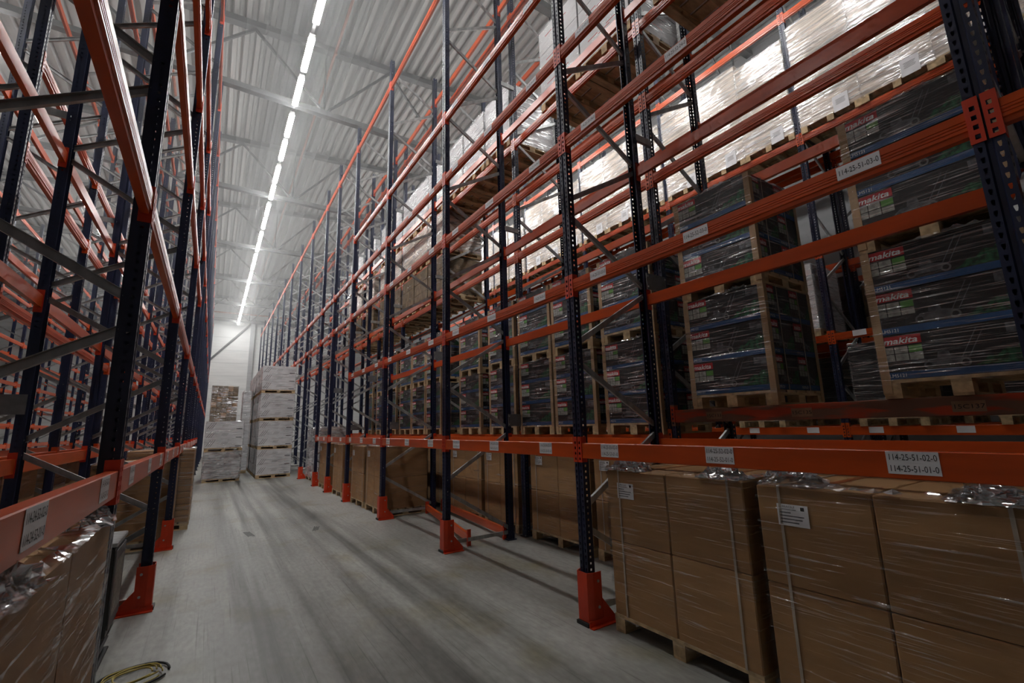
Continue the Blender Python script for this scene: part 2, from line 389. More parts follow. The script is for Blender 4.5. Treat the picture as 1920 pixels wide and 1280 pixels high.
# ------------------------------------------------------------------ pallet racking
H_POST = 9.75
def post_mesh():
    mb = MB(); M = 'blue_paint'; H = H_POST; P = 0.05; n = int(H / P)
    strips = [(-.05, -.037), (-.023, -.014), (.014, .023), (.037, .05)]
    for a, c in strips: mb.quad(((0, a, 0), (0, a, H), (0, c, H), (0, c, 0)), M)
    mb.quad(((0, -.014, 0), (0, -.014, H), (.01, -.008, H), (.01, -.008, 0)), M)
    mb.quad(((.01, -.008, 0), (.01, -.008, H), (.01, .008, H), (.01, .008, 0)), M)
    mb.quad(((.01, .008, 0), (.01, .008, H), (0, .014, H), (0, .014, 0)), M)
    for a, c in ((-.037, -.023), (.023, .037)):
        for k in range(n):
            z = k * P
            mb.quad(((0, a, z - .012), (0, a, z + .012), (0, c, z + .012), (0, c, z - .012)), M)
            mb.quad(((0, a, z + .012), (0, a, z + .030), (0, a + .004, z + .012)), M)
            mb.quad(((0, c, z + .012), (0, c - .004, z + .012), (0, c, z + .030)), M)
    for s in (-1, 1):
        y = .05 * s
        for a, c in ((0, .026), (.042, .075)): mb.quad(((a, y, 0), (c, y, 0), (c, y, H), (a, y, H)), M)
        for k in range(n):
            z = k * P; mb.quad(((.026, y, z - .016), (.042, y, z - .016), (.042, y, z + .016), (.026, y, z + .016)), M)
        mb.quad(((.075, y, 0), (.075, y - .022 * s, 0), (.075, y - .022 * s, H), (.075, y, H)), M)
        mb.quad(((.075, y - .022 * s, 0), (.088, y - .022 * s, 0), (.088, y - .022 * s, H), (.075, y - .022 * s, H)), M)
    return mb.mesh('post')
POST = post_mesh()
fp = MB(); fp.box(-0.03, 0.11, -0.075, 0.075, 0.0, 0.012, 'blue_paint'); fp.box(-0.006, 0.0, -0.055, 0.055, 0.012, 0.09, 'blue_paint')
fp.tube([(-0.017, 0.05, 0.012), (-0.017, 0.05, 0.03)], 0.01, 'galvanised', 6); fp.tube([(-0.017, -0.05, 0.012), (-0.017, -0.05, 0.03)], 0.01, 'galvanised', 6)
FOOT = fp.mesh('foot_plate')
DEPTH = 1.10
def chan(p0, p1):
    mb = MB(); p0, p1 = Vector(p0), Vector(p1); d = (p1 - p0).normalized(); nrm = Vector((0, 1, 0)).cross(d)
    w = 0.05
    mb.bar(p0, p1, w, 0.003, 'galvanised')
    for s in (-1, 1):
        q = nrm * (s * (w / 2 - .0015)) + Vector((0, .0125, 0)); mb.bar(p0 + q, p1 + q, .003, 0.025, 'galvanised')
    mb.tube([p0 + d * .03 + Vector((0, -.014, 0)), p0 + d * .03 + Vector((0, .03, 0))], .009, 'galvanised', 6)
    mb.tube([p1 - d * .03 + Vector((0, -.014, 0)), p1 - d * .03 + Vector((0, .03, 0))], .009, 'galvanised', 6)
    return mb.mesh('brace')
BR_UP = chan((0.045, 0, 0), (DEPTH - 0.045, 0, 0.60))
BR_DN = chan((0.045, 0, 0.60), (DEPTH - 0.045, 0, 0))
BR_H = chan((0.045, 0, 0), (DEPTH - 0.045, 0, 0))
_beam = {}
def beam_mesh(L, mat, joined, low=False):
    key = (round(L, 3), mat, joined, low)
    if key not in _beam:
        mb = MB()
        if low:      # taller smooth section of the lowest level
            prof = [(0.004, 0), (0.05, 0), (0.05, -0.13), (0.004, -0.13), (0, -0.126), (0, -0.004)]
        else:        # ribbed section with a set-back lower lip
            prof = [(0, 0), (0.05, 0), (0.05, -0.115), (0.010, -0.115), (0.008, -0.092), (0, -0.088)]
            for zg in (-0.072, -0.057, -0.042): prof += [(0, zg - .004), (.003, zg - .002), (.003, zg + .002), (0, zg + .004)]
        mb.prism_y(prof[::-1], 0.004, L - 0.004, mat)
        if joined:
            conn(mb, 0, 1, mat); conn(mb, L, -1, mat)
        _beam[key] = mb.mesh('beam')
    return _beam[key]
def conn(mb, y, s, mat):
    # hooked end plate wrapping the post corner; s=+1 at the low-y end
    a, c = sorted((y - s * .046, y + s * .0))
    zz = [-.165, -.147, -.124, -.101, -.078, -.055, -.032, -.009, .014, .037, .055]
    y1, y2 = a + .014, c - .014
    mb.box(-.005, -.001, a, y1, zz[0], zz[-1], mat); mb.box(-.005, -.001, y2, c, zz[0], zz[-1], mat)
    for k in range(0, 10, 2): mb.box(-.005, -.001, y1, y2, zz[k], zz[k + 1], mat)
    mb.box(-.005, -.001, y1, y2, zz[9], zz[10], mat)
    e0, e1 = sorted((y, y + s * .004)); mb.box(-.005, .058, e0, e1, zz[0], zz[-1], mat)
_c = MB(); conn(_c, 0, 1, 'orange_guard'); CONN_A = _c.mesh('connector')
_c = MB(); conn(_c, 0, -1, 'orange_guard'); CONN_B = _c.mesh('connector')
LBL = MB(); LBL.box(-.0012, 0, -.09, .09, -.045, .045, 'paper'); LBL = LBL.mesh('shelf_label')
_lab = {}
def label_mesh(lines, w=.19, h=.10, mat='paper'):
    key = (tuple(lines), w, h, mat)
    if key not in _lab:
        mb = MB(); mb.box(-.0012, 0, -w / 2, w / 2, -h / 2, h / 2, mat)
        n = len(lines)
        for k, t in enumerate(lines):
            zc = h / 2 - h * (k + .5) / n
            ht = h * (.27 if n == 2 else .40)
            put_text(mb, t, (-.0018, 0, zc - ht / 2), (0, -1, 0), (0, 0, 1), ht, 'ink', width=w * .90)
        _lab[key] = mb.mesh('shelf_label')
    return _lab[key]
ZB = [0.16 + 1.455 * k for k in range(7)]        # zig-zag nodes on the rear posts
def rack(name, label, xf, side, Ys, front, back, joined=True, code=None, labels=(), foot=True, overrides=None):
    """side=+1: faces -X (right of the aisle); side=-1: faces +X. front/back: beam top heights per bay index."""
    root = empty(name, (xf, 0, 0), 0 if side > 0 else PI); tag(root, label, 'rack', 'steel pallet racks')
    ly = [y * side for y in Ys]
    for y in ly:
        obj('post', POST, root, (0, y, 0)); obj('post', POST, root, (DEPTH, y, 0), PI)
        if foot: obj('foot_plate', FOOT, root, (0, y, 0)); obj('foot_plate', FOOT, root, (DEPTH, y, 0), PI)
        obj('brace', BR_H, root, (0, y, 0.10))
        for k, z in enumerate(ZB):
            obj('brace', BR_DN, root, (0, y, z))
            if z + 1.36 < H_POST: obj('brace', BR_UP, root, (0, y, z + 0.755))
    for bi in range(len(Ys) - 1):
        a, c = sorted((ly[bi], ly[bi + 1])); a += .05; c -= .05; L = c - a
        for which, lv in (('f', front(bi)), ('b', back(bi))):
            for li, z in lv:
                mat = 'orange_paint'
                if overrides and (which, bi, li) in overrides: mat = overrides[(which, bi, li)]
                if which == 'f': o = obj('beam', beam_mesh(L, mat, joined, li == 1), root, (0.0, a, z))
                else: o = obj('beam', beam_mesh(L, mat, joined, li == 1), root, (DEPTH, c, z), PI)
                if not joined:
                    obj('connector', CONN_A, o, (0, 0, 0)); obj('connector', CONN_B, o, (0, L, 0))
                if which == 'f' and li in labels:
                    ns = 3 if L > 2.4 else 2
                    for si in range(ns):
                        wy = (Ys[bi] + .05 + L * (0.155 + 0.36 * si) if ns == 3 else Ys[bi] + .05 + L * (0.26 + 0.5 * si)) * side
                        lm = LBL
                        if code and Ys[bi] < 9.5:
                            nn = 51 + 3 * (bi - 1) + si if bi >= 1 else 48 + si
                            lines = ['%s-%02d-%02d-0' % (code, nn, li + 1)] + (['%s-%02d-01-0' % (code, nn)] if li == 1 else [])
                            lm = label_mesh(lines, .195, .105 if li == 1 else .075)
                        obj('shelf_label', lm, o, (-.0006, wy - a, -.055 if li == 1 else -.044))
    return root
GRID = [-2.48, 0.32, 3.12, 5.92, 8.72, 11.43, 13.52, 15.29, 17.98, 20.7, 23.4, 26.1, 28.8, 31.5, 34.2, 36.9, 39.6]
LV = {1: 1.47, 2: 2.975, 3: 4.47, 4: 5.50, 5: 6.55, 6: 9.15}
pick = lambda *ks: [(k, LV[k]) for k in ks]
XA, XB, XC, XLA, XLB, XLC = 2.745, 4.07, 8.28, -0.37, -1.72, -5.95
def a_front(b):                                   # b = 0 is the bay beside the camera
    if b <= 4: return pick(1, 2, 3, 4, 5, 6)
    if b <= 6: return pick(1, 3, 4, 6)
    return pick(3, 4, 6)
def a_back(b):
    if b <= 4: return pick(1, 2, 3, 5, 6)
    if b <= 6: return pick(1, 3, 5, 6)
    return pick(3, 4, 6)
RA = rack('pallet_rack', 'orange and dark blue pallet rack lining the right side of the aisle', XA, 1, GRID, a_front, a_back, False, '114-25', (1, 2, 3, 4, 5))
def b_front(b):
    if b == 1: return [(1, 1.75)] + pick(3, 4, 5, 6)
    if b <= 8: return [(1, 1.50)] + pick(3, 4, 5, 6)
    return pick(3, 4, 6)
RB = rack('pallet_rack', 'second pallet rack back to back behind the right rack, holding mower cartons', XB, 1, GRID[:13], b_front, lambda b: b_front(b), True, None, (), overrides={('f', 1, 1): 'orange_scuffed'})
RC = rack('pallet_rack', 'far right pallet rack across the next aisle holding pale wrapped pallets', XC, 1, GRID[1:10], lambda b: [(1, 1.48), (2, 2.95), (3, 4.4), (5, 6.5), (6, 9.0)], lambda b: [(1, 1.48), (2, 2.95), (3, 4.4), (5, 6.5), (6, 9.0)], True, None, (1, 2), foot=False)
RD = rack('pallet_rack', 'rearmost right pallet rack filled with dark pallets, seen through the gaps', XC + DEPTH + .22, 1, GRID[1:7], lambda b: [(1, 1.48), (2, 2.95), (3, 4.4), (5, 6.5)], lambda b: [(1, 1.48), (2, 2.95), (3, 4.4), (5, 6.5)], True, None, (), foot=False)
def l_front(b):
    if b <= 4: return pick(1, 2, 3, 4, 5, 6)
    if b <= 8: return pick(1, 2, 4, 6)
    return pick(2, 4, 6)
RL = rack('pallet_rack', 'nearly empty pallet rack lining the left side of the aisle', XLA, -1, GRID, l_front, lambda b: pick(1, 2, 3, 5, 6), False, '114-24', (1,))
RLB = rack('pallet_rack', 'empty second pallet rack back to back behind the left rack', XLB, -1, GRID[3:], lambda b: pick(1, 2, 3, 4, 6), lambda b: pick(1, 2, 3, 5, 6), True, None, ())
RLC = rack('pallet_rack', 'far left pallet rack with many beam levels across the next aisle', XLC, -1, GRID[6:], lambda b: [(k, 0.75 + 0.72 * k) for k in range(1, 7)] + pick(5, 6), lambda b: [(k, 0.75 + 0.72 * k) for k in range(1, 7)] + pick(5, 6), True, None, (), foot=False)
# row spacers and grey joining plates between the back-to-back rows
sm = MB(); g = XB - (XA + DEPTH); sm.box(-.02, g + .02, -.006, .006, -.04, .04, 'galvanised'); sm.box(-.02, g + .02, -.006, .03, -.04, -.036, 'galvanised'); sm = sm.mesh('row_spacer')
pmh = MB(); pmh.box(-.04, g + .05, -.012, 0, -.09, .09, 'plate_grey')
for qx in (-.025, g + .035):
    for qz in (-.06, .06): pmh.tube([(qx, -.012, qz), (qx, -.02, qz)], .01, 'galvanised', 6)
pmh = pmh.mesh('joining_plate')
for k, y in enumerate(GRID[1:10]):
    for z in (1.30, 4.86, 7.6): obj('row_spacer', sm, RA, (DEPTH, y - .055, z))
    obj('joining_plate', pmh, RA, (DEPTH - .02, y - .06, 3.12 if k % 2 == 1 else 1.72))
gl = MB(); gl.box(-.02, .27, -.006, .006, -.04, .04, 'galvanised'); gl = gl.mesh('row_spacer')
for y in GRID[3:9]:
    for z in (1.9, 4.9): obj('row_spacer', gl, RL, (DEPTH, -y, z))
pl = MB(); pl.box(-.04, .3, -.012, 0, -.09, .09, 'plate_grey'); obj('joining_plate', pl.mesh('joining_plate'), RL, (DEPTH - .02, -5.86, 1.95))
# worn asset plates on the scuffed beam of the second rack
for y, t in ((0.83, '15C137'), (1.83, '15C135'), (2.62, '15C133')):
    obj('asset_label', label_mesh([t], .16, .07, 'old_label'), RB, (-.001, y, 1.75 - .07))

# orange post guards bolted to the floor
gm = MB(); M = 'orange_guard'
outer = [(0.11, -0.085), (0.02, -0.085), (-0.03, -0.06), (-0.03, 0.06), (0.02, 0.085), (0.11, 0.085)]
inner = [(x + (0.005 if x < 0.1 else 0), y * 0.94) for x, y in outer]
gm.prism_z(outer + inner[::-1], 0.03, 0.41, M)
plate = MB(); plate.box(-0.045, 0.24, -0.13, -0.08, 0.001, 0.009, M); plate.box(-0.045, 0.24, -0.088, -0.08, 0.009, 0.05, M)
ti = plate.mesh('base_flange')
tri = MB(); tri.prism_y([(0.11, 0.05), (0.24, 0.05), (0.11, 0.20)], -0.088, -0.08, M); tri = tri.mesh('gusset')
gb = MB()
for z in (0.14, 0.34):
    gb.tube([(0.07, -0.085, z), (0.07, -0.092, z)], 0.012, 'galvanised', 8)
gb = gb.mesh('bolt'); gm = gm.mesh('shield')
rub = MB(); rub.box(-0.05, 0.0, -0.07, 0.07, 0.0, 0.028, 'rubber'); rub = rub.mesh('pad')
def guard(x, y, side, label):
    o = empty('post_guard', (x, y, 0), 0 if side > 0 else PI); tag(o, label, 'post guard', 'orange post guards along the aisle')
    obj('shield', gm, o); fl = obj('base_flange', ti, o, (0, 0, 0)); obj('gusset', tri, o); obj('bolt', gb, o); obj('pad', rub, o)
    if side < 0:
        for c in o.children:
            c.scale = (1, -1, 1)
for k, y in enumerate(GRID[2:9]):
    guard(XA, y, 1, '%s orange post guard from the camera along the right rack' % ORD[k])
for k, y in enumerate(GRID[3:9]):
    guard(XLA, y, -1, '%s orange post guard from the camera along the left rack' % ORD[k])

# two unused beams lying on the floor inside the right rack
for k, (xa, ya, xb, yb, t) in enumerate(((3.10, 5.93, 3.62, 8.62, 'nearer of two loose orange beams on the floor in the right rack'), (3.70, 5.95, 3.98, 8.68, 'farther of two loose orange beams on the floor in the right rack'))):
    L = math.hypot(xb - xa, yb - ya)
    o = empty('loose_beam', (xa, ya, 0.176), -math.atan2(xb - xa, yb - ya)); tag(o, t, 'beam', 'loose beams on the floor')
    obj('beam', beam_mesh(L, 'orange_paint', False), o); obj('connector', CONN_A, o); obj('connector', CONN_B, o, (0, L, 0))

# ------------------------------------------------------------------ pallets and loads
def pallet(parent, dx, dy, detail, h=0.13):
    """wooden pallet, corner at the origin"""
    boards = []; nb = 6 if dy > .95 else 5
    bw = dx / (nb * 1.18); step = (dx - bw) / (nb - 1)
    for k in range(nb): boards.append(('deck_board', (k * step, k * step + bw, 0, dy, h - .022, h)))
    yb = [0, dy / 2 - .05, dy - .10]
    for y in yb: boards.append(('stringer_board', (0, dx, y, y + .10, h - .044, h - .022)))
    for x in (0, dx / 2 - .06, dx - .12):
        for y in yb: boards.append(('block', (x, x + .12, y, y + .10, .02, h - .044)))
    for y in yb: boards.append(('bottom_board', (0, dx, y, y + .10, 0, .02)))
    if detail:
        p = empty('pallet', parent=parent)
        for nme, bx in boards:
            mb = MB(); mb.box(*bx, 'wood'); obj(nme, mb.mesh(nme), p)
    else:
        mb = MB()
        for _, bx in boards: mb.box(*bx, 'wood')
        obj('pallet', mb.mesh('pallet'), parent)
def film_mesh(x0, x1, y0, y1, z0, z1, mat, amp=0.006, seed=0, top=True, cells=10):
    rnd = random.Random(seed); mb = MB(); nz = max(4, int((z1 - z0) * cells)); k = mb.slot(mat)
    ring = []
    c = 0.012
    def side(ax, ay, bx, by, n):
        for q in range(n): ring.append((ax + (bx - ax) * q / n, ay + (by - ay) * q / n))
    nx, ny = max(3, int((x1 - x0) * cells)), max(3, int((y1 - y0) * cells))
    side(x0, y0 + c, x0 + c, y0, 1); side(x0 + c, y0, x1 - c, y0, nx); side(x1 - c, y0, x1, y0 + c, 1); side(x1, y0 + c, x1, y1 - c, ny)
    side(x1, y1 - c, x1 - c, y1, 1); side(x1 - c, y1, x0 + c, y1, nx); side(x0 + c, y1, x0, y1 - c, 1); side(x0, y1 - c, x0, y0 + c, ny)
    n = len(ring); cx, cy = (x0 + x1) / 2, (y0 + y1) / 2
    for j in range(nz + 1):
        z = z0 + (z1 - z0) * j / nz
        for (px, py) in ring:
            d = rnd.uniform(0, amp); dx, dy = px - cx, py - cy; l = math.hypot(dx, dy)
            mb.v.append((px + dx / l * d, py + dy / l * d, z + (rnd.uniform(-1, 1) * amp if j in (0, nz) else 0)))
    for j in range(nz):
        for q in range(n):
            mb.f.append((j * n + q, j * n + (q + 1) % n, (j + 1) * n + (q + 1) % n, (j + 1) * n + q)); mb.mi.append(k)
    kc = mb.slot('film_crumple')
    if top:   # film folded a little way over the top edge
        base = len(mb.v)
        for (px, py) in ring:
            w = 0.06 + rnd.uniform(-.05, .05); dx, dy = px - cx, py - cy; l = math.hypot(dx, dy)
            mb.v.append((px - dx / l * w, py - dy / l * w, z1 + rnd.uniform(0.002, .03)))
        for q in range(n):
            mb.f.append((nz * n + q, nz * n + (q + 1) % n, base + (q + 1) % n, base + q)); mb.mi.append(kc)
    return mb.mesh('stretch_film')
def tuft_mesh(w, d, h, seed, mat='film_crumple'):
    rnd = random.Random(seed); mb = MB(); k = mb.slot(mat); nx, ny = 16, 18
    for i in range(nx):
        for j in range(ny):
            u, v = i / (nx - 1), j / (ny - 1); e = math.sin(PI * u) * math.sin(PI * v)
            mb.v.append((u * d + rnd.uniform(-.02, .02), v * w + rnd.uniform(-.025, .025), h * e ** .5 * rnd.uniform(.1, 1.3) + .004))
    for i in range(nx - 1):
        for j in range(ny - 1):
            a = i * ny + j; mb.f.append((a, a + 1, a + ny + 1, a + ny)); mb.mi.append(k)
    return mb.mesh('film_bunch')
def carton_mesh(dx, dy, dz, mat, tape=False):
    mb = MB(); mb.bbox(0.003, dx - .003, 0.003, dy - .003, 0.002, dz - .004, mat, .007)
    if tape:
        mb.box(.02, dx - .02, dy / 2 - .025, dy / 2 + .025, dz - .002, dz - .0012, 'brown_tape')
    return mb.mesh('carton')
SHIP = MB(); SHIP.box(-.0015, 0, -.085, .085, -.06, .06, 'paper')
for k, (a, c) in enumerate(((-.07, .02), (-.07, -.01), (-.07, .06), (-.07, .05), (-.07, .03))):
    SHIP.box(-.002, -.0015, -c, -a, .028 - k * .018, .034 - k * .018, 'print_grey')
SHIP.box(-.002, -.0015, -.065, -.045, .03, .05, 'ink'); put_text(SHIP, 'FRAGILE', (-.002, .02, .040), (0, -1, 0), (0, 0, 1), .012, 'ink', width=.07)
SHIP = SHIP.mesh('shipping_label')
SHEET = MB(); SHEET.box(-.002, 0, -.11, .11, -.14, .14, 'paper')
for k in range(5): SHEET.box(-.003, -.002, -.07 + .01 * (k % 3), .07 - .012 * (k % 2), .06 - k * .02, .066 - k * .02, 'print_grey')
SHEET = SHEET.mesh('paper_sheet')

_proto = {}
def brown_load(dx, dy, dz, detail, seed, cols=2, rows=2, mat='cardboard', filmmat='film_clear', deep=1, strap=True, ship=True, tuft=True, edge=False):
    key = ('brown', dx, dy, dz, detail, seed)
    root = empty('wrapped_carton_pallet'); P = .13
    pallet(root, dx, dy, detail)
    cd, cw, ch = dx / deep, dy / cols, (dz - P) / rows
    cm = carton_mesh(cd, cw, ch, mat); ct = carton_mesh(cd, cw, ch, mat, mat == 'cardboard')
    for i in range(deep):
        for j in range(cols):
            for k in range(rows): obj('carton', ct if k == rows - 1 else cm, root, (i * cd, j * cw, P + k * ch))
    obj('stretch_film', film_mesh(-.008, dx + .008, -.008, dy + .008, P - .05, dz + .006, filmmat, .009, seed, cells=26 if detail else 10), root)
    if strap:
        for y in (dy * .08, dy * .88):
            mb = MB(); mb.box(-.005, -.0035, y, y + .016, P, dz, 'strap_white'); mb.box(-.005, dx + .005, y, y + .016, dz + .001, dz + .0025, 'strap_white'); obj('strap', mb.mesh('strap'), root)
    if ship: obj('shipping_label', SHIP, root, (-.0035, dy * .83, dz - .16))
    if tuft:
        obj('film_bunch', tuft_mesh(.34, .22, .10, seed), root, (-.02, dy - .36, dz - .004))
        obj('film_bunch', tuft_mesh(.30, .20, .08, seed + 1), root, (-.02, .02, dz - .004))
    return root

def mower_carton(dx, dy, dz):
    """printed carton; long printed side faces -X, printed ends face -Y and +Y"""
    mb = MB(); mb.bbox(.002, dx - .002, .002, dy - .002, .001, dz - .002, 'mower_card', .004)
    def face(org, right, w, full):
        org, right, up = Vector(org), Vector(right), Vector((0, 0, 1)); nrm = right.cross(up)
        lift = nrm * .0008
        def rect(a, b_, c, d, mat, l=1):
            p = [org + lift * l + right * q + up * r for q, r in ((a, c), (b_, c), (b_, d), (a, d))]; mb.quad(p, mat)
        def poly(pts, mat, l=1): mb.quad([org + lift * l + right * q + up * r for q, r in pts], mat)
        rect(0, w, .004, .052, 'print_blue')
        put_text(mb, 'PLM5121', org + lift * 2 + right * .09 + up * .016, right, up, .024, 'print_white', width=.11)
        rl = .235 if full else .15
        rect(.02, .02 + rl, dz - .075, dz - .012, 'print_red')
        put_text(mb, 'makita', org + lift * 2 + right * (.02 + rl * .5) + up * (dz - .066), right, up, .042, 'print_white', width=rl * .82, shear=.25, offset=.02)
        tw = rl / 3
        for i in range(3):
            for j in range(2):
                rect(.02 + i * tw + .003, .02 + (i + 1) * tw - .003, dz - .135 - j * .052, dz - .088 - j * .052, 'print_lime' if (i == 2 and j == 0) else 'print_pale', 1)
        # mower drawing: deck, motor, wheels, handle; grass on the right
        x = w * .42; s = .9 if full else .7
        gr = [(w * .60, .055), (w * .995, .055), (w * .995, dz * .62), (w * .93, dz * .52), (w * .88, dz * .58), (w * .83, dz * .44), (w * .78, dz * .47), (w * .73, dz * .33), (w * .68, dz * .34), (w * .64, dz * .22)]
        poly(gr, 'print_green', 1)
        poly([(x - .10 * s, .075), (x + .12 * s, .075), (x + .14 * s, .11), (x + .06 * s, .13), (x - .08 * s, .12)], 'print_grey', 2)
        poly([(x - .03 * s, .125), (x + .05 * s, .125), (x + .04 * s, .165), (x - .02 * s, .165)], 'print_grey', 2)
        for wx in (x - .08 * s, x + .12 * s):
            poly([(wx + .028 * math.cos(t * PI / 5), .083 + .028 * math.sin(t * PI / 5)) for t in range(10)], 'print_wheel' if wx > x else 'print_grey', 3)
            poly([(wx + .017 * math.cos(t * PI / 5), .083 + .017 * math.sin(t * PI / 5)) for t in range(10)], 'mower_card', 4)
        for off in (0, .035):
            poly([(x + .10 * s + off, .11), (x + .106 * s + off, .11), (x + .206 * s + off, dz - .03), (x + .20 * s + off, dz - .03)], 'print_grey', 2)
        if full: rect(w * .80, w * .97, dz - .085, dz - .02, 'print_grey', 1)
    face((0, dy, 0), (0, -1, 0), dy, True)
    face((0, 0, 0), (1, 0, 0), dx, False)
    face((dx, dy, 0), (-1, 0, 0), dx, False)
    face((dx, 0, 0), (0, 1, 0), dy, True)
    return mb.mesh('carton')
def mower_load(detail, seed):
    root = empty('mower_carton_pallet'); dx, dy, P, ch = .86, .82, .13, .318
    pallet(root, dx, dy, detail)
    cm = mower_carton(dx / 2, dy, ch)
    for i in range(2):
        for k in range(3): obj('carton', cm, root, (i * dx / 2, 0, P + k * ch))
    top = P + 3 * ch
    em = MB(); em.prism_z([(-.004, -.004), (.05, -.004), (.05, 0), (0, 0), (0, .05), (-.004, .05)], .03, top, 'cardboard_edge'); em = em.mesh('edge_protector')
    for (x, y, rz) in ((0, 0, 0), (0, dy, -PI / 2), (dx, 0, PI / 2), (dx, dy, PI)): obj('edge_protector', em, root, (x, y, 0), rz)
    obj('stretch_film', film_mesh(-.010, dx + .010, -.010, dy + .010, P - .03, top + .004, 'film_mower', .005, seed), root)
    for x in (dx * .25, dx * .7):
        mb = MB(); mb.box(x, x + .012, -.004, -.002, P, top, 'strap_white'); mb.box(x, x + .012, dy + .002, dy + .004, P, top, 'strap_white'); obj('strap', mb.mesh('strap'), root)
    obj('film_bunch', tuft_mesh(.5, .25, .05, seed), root, (-.01, .1, top - .002))
    return root
def pale_load(dx, dy, dz, layers, mat, filmmat, seed, sheet=True, marks=None, cols=1, detail=False, name='wrapped_pallet', xcols=1, mat2=None):
    root = empty(name); P = .13
    pallet(root, dx, dy, detail)
    ch = (dz - P) / layers; cw = dy / cols
    cdx = dx / xcols
    mb = MB(); mb.bbox(.002, cdx - .002, .002, cw - .002, .001, ch - .003, mat, .006)
    if marks == 'red':
        rnd = random.Random(seed)
        for k in range(4):
            a = rnd.uniform(.05, cw - .3); z = ch * rnd.uniform(.2, .8)
            mb.box(.0005, .002, a, a + rnd.uniform(.08, .25), z, z + .012, 'print_red')
            a = rnd.uniform(.05, dx - .3); mb.box(a, a + .2, .0005, .002, z, z + .012, 'print_red')
    if marks == 'black':
        mb.box(dx * .80, dx * .96, .0005, .002, .03, .055, 'ink')
        mb.box(.0005, .002, cw * .06, cw * .24, .03, .055, 'ink')
        for q in range(3): mb.quad(((dx * (.03 + q * .055), .0012, .05), (dx * (.045 + q * .055), .0012, .05), (dx * (.165 + q * .055), .0012, ch - .04), (dx * (.15 + q * .055), .0012, ch - .04)), 'print_grey')
        for q in range(4): mb.quad(((dx * (.42 + q * .04), .0012, ch * .35), (dx * (.43 + q * .04), .0012, ch * .35), (dx * (.48 + q * .04), .0012, ch * .65), (dx * (.47 + q * .04), .0012, ch * .65)), 'plate_grey')
    cm = mb.mesh('carton')
    if mat2:
        mb = MB(); mb.bbox(.002, cdx - .002, .012, cw - .002, .001, ch - .003, mat2, .006); cm2 = mb.mesh('carton')
    for k in range(layers):
        for j in range(cols):
            for i in range(xcols): obj('carton', cm2 if mat2 and (i * 3 + k * 5 + j) % 4 == 0 else cm, root, (i * cdx, j * cw, P + k * ch))
    obj('stretch_film', film_mesh(-.010, dx + .010, -.010, dy + .010, P - .04, dz + .004, filmmat, .008, seed, cells=8), root)
    if sheet: obj('paper_sheet', SHEET, root, (-.014, dy * .30, .22))
    return root
def junk_load(dx, dy, dz, seed, mat='silver_wrap', filmmat='film_silver'):
    rnd = random.Random(seed); root = empty('wrapped_pallet'); P = .13; pallet(root, dx, dy, False)
    z = P; k = 0
    while z < dz - .05:
        h = min(rnd.uniform(.16, .30), dz - z); j = rnd.uniform(0, .03); cw = dy / 2
        for q in range(2):
            mb = MB(); jj = rnd.uniform(0, .03); mb.bbox(jj, dx - j, q * cw + .004, (q + 1) * cw - .004 - jj, 0, h - .006, mat, .02); obj('carton', mb.mesh('carton'), root, (0, 0, z))
        z += h
    obj('stretch_film', film_mesh(-.01, dx + .01, -.01, dy + .01, P - .05, dz, filmmat, .03, seed, cells=9), root)
    return root
def place(proto, x, y, z, label, cat, group, name=None, used=set(), rz=0.0):
    """x,y = corner nearest the aisle and the camera"""
    if proto.name in used: o = copy_tree(proto)
    else: o = proto; used.add(proto.name)
    o.location = (x, y, z); o.rotation_euler = (0, 0, rz); tag(o, label, cat, group); return o

# --- floor row of the right rack
P1 = brown_load(.95, 1.20, 1.25, True, 11)
P2 = brown_load(.95, 1.20, 1.24, True, 23)
place(P1, 2.86, 1.70, 0, 'wrapped brown carton pallet on the floor next to the nearest right post guard', 'pallet load', 'brown carton pallets on the floor')
place(P2, 2.87, 0.42, 0, 'wrapped brown carton pallet in the bottom right corner with crumpled film on top', 'pallet load', 'brown carton pallets on the floor')
P3 = brown_load(.90, 1.20, 1.30, True, 31)
P3f = brown_load(.90, 1.05, 1.28, False, 37, tuft=False)
BG = 'brown carton pallets on the floor'
place(P3, 2.84, 8.84, 0, 'brown carton pallet by the third right post guard, near side facing loose beams', 'pallet load', BG)
place(P3f, 2.84, 10.18, 0, 'brown carton pallet between the third and fourth right post guards, farther one', 'pallet load', BG)
place(P3f, 2.84, 12.1, 0, 'brown carton pallet between the fourth and fifth right post guards', 'pallet load', BG)
place(P3f, 2.84, 13.95, 0, 'brown carton pallet between the fifth and sixth right post guards', 'pallet load', BG)
J1 = junk_load(.9, 1.1, 1.75, 3)
place(J1, 2.95, 15.6, 0, 'shiny film-wrapped bags on a pallet beyond the sixth right post guard', 'pallet load', 'silvery wrapped pallets')
place(J1, 2.95, 16.75, 0, 'shiny film-wrapped bags on a pallet just before the seventh right post guard', 'pallet load', 'silvery wrapped pallets')
# --- floor row of the second right rack
for k, (y0, w) in enumerate(((0.5, 1.2), (1.8, 1.2), (3.22, 1.15), (4.45, 1.30), (6.1, 1.05), (7.26, 1.25), (8.9, 1.2), (10.15, 1.15))):
    pr_ = brown_load(.90, w, 1.28, 2 < k < 6, 40 + k, tuft=False)
    place(pr_, 4.09, y0, 0, 'brown carton pallet on the floor under the second right rack, %s from camera' % ORD[k], 'pallet load', 'brown carton pallets under the second rack')
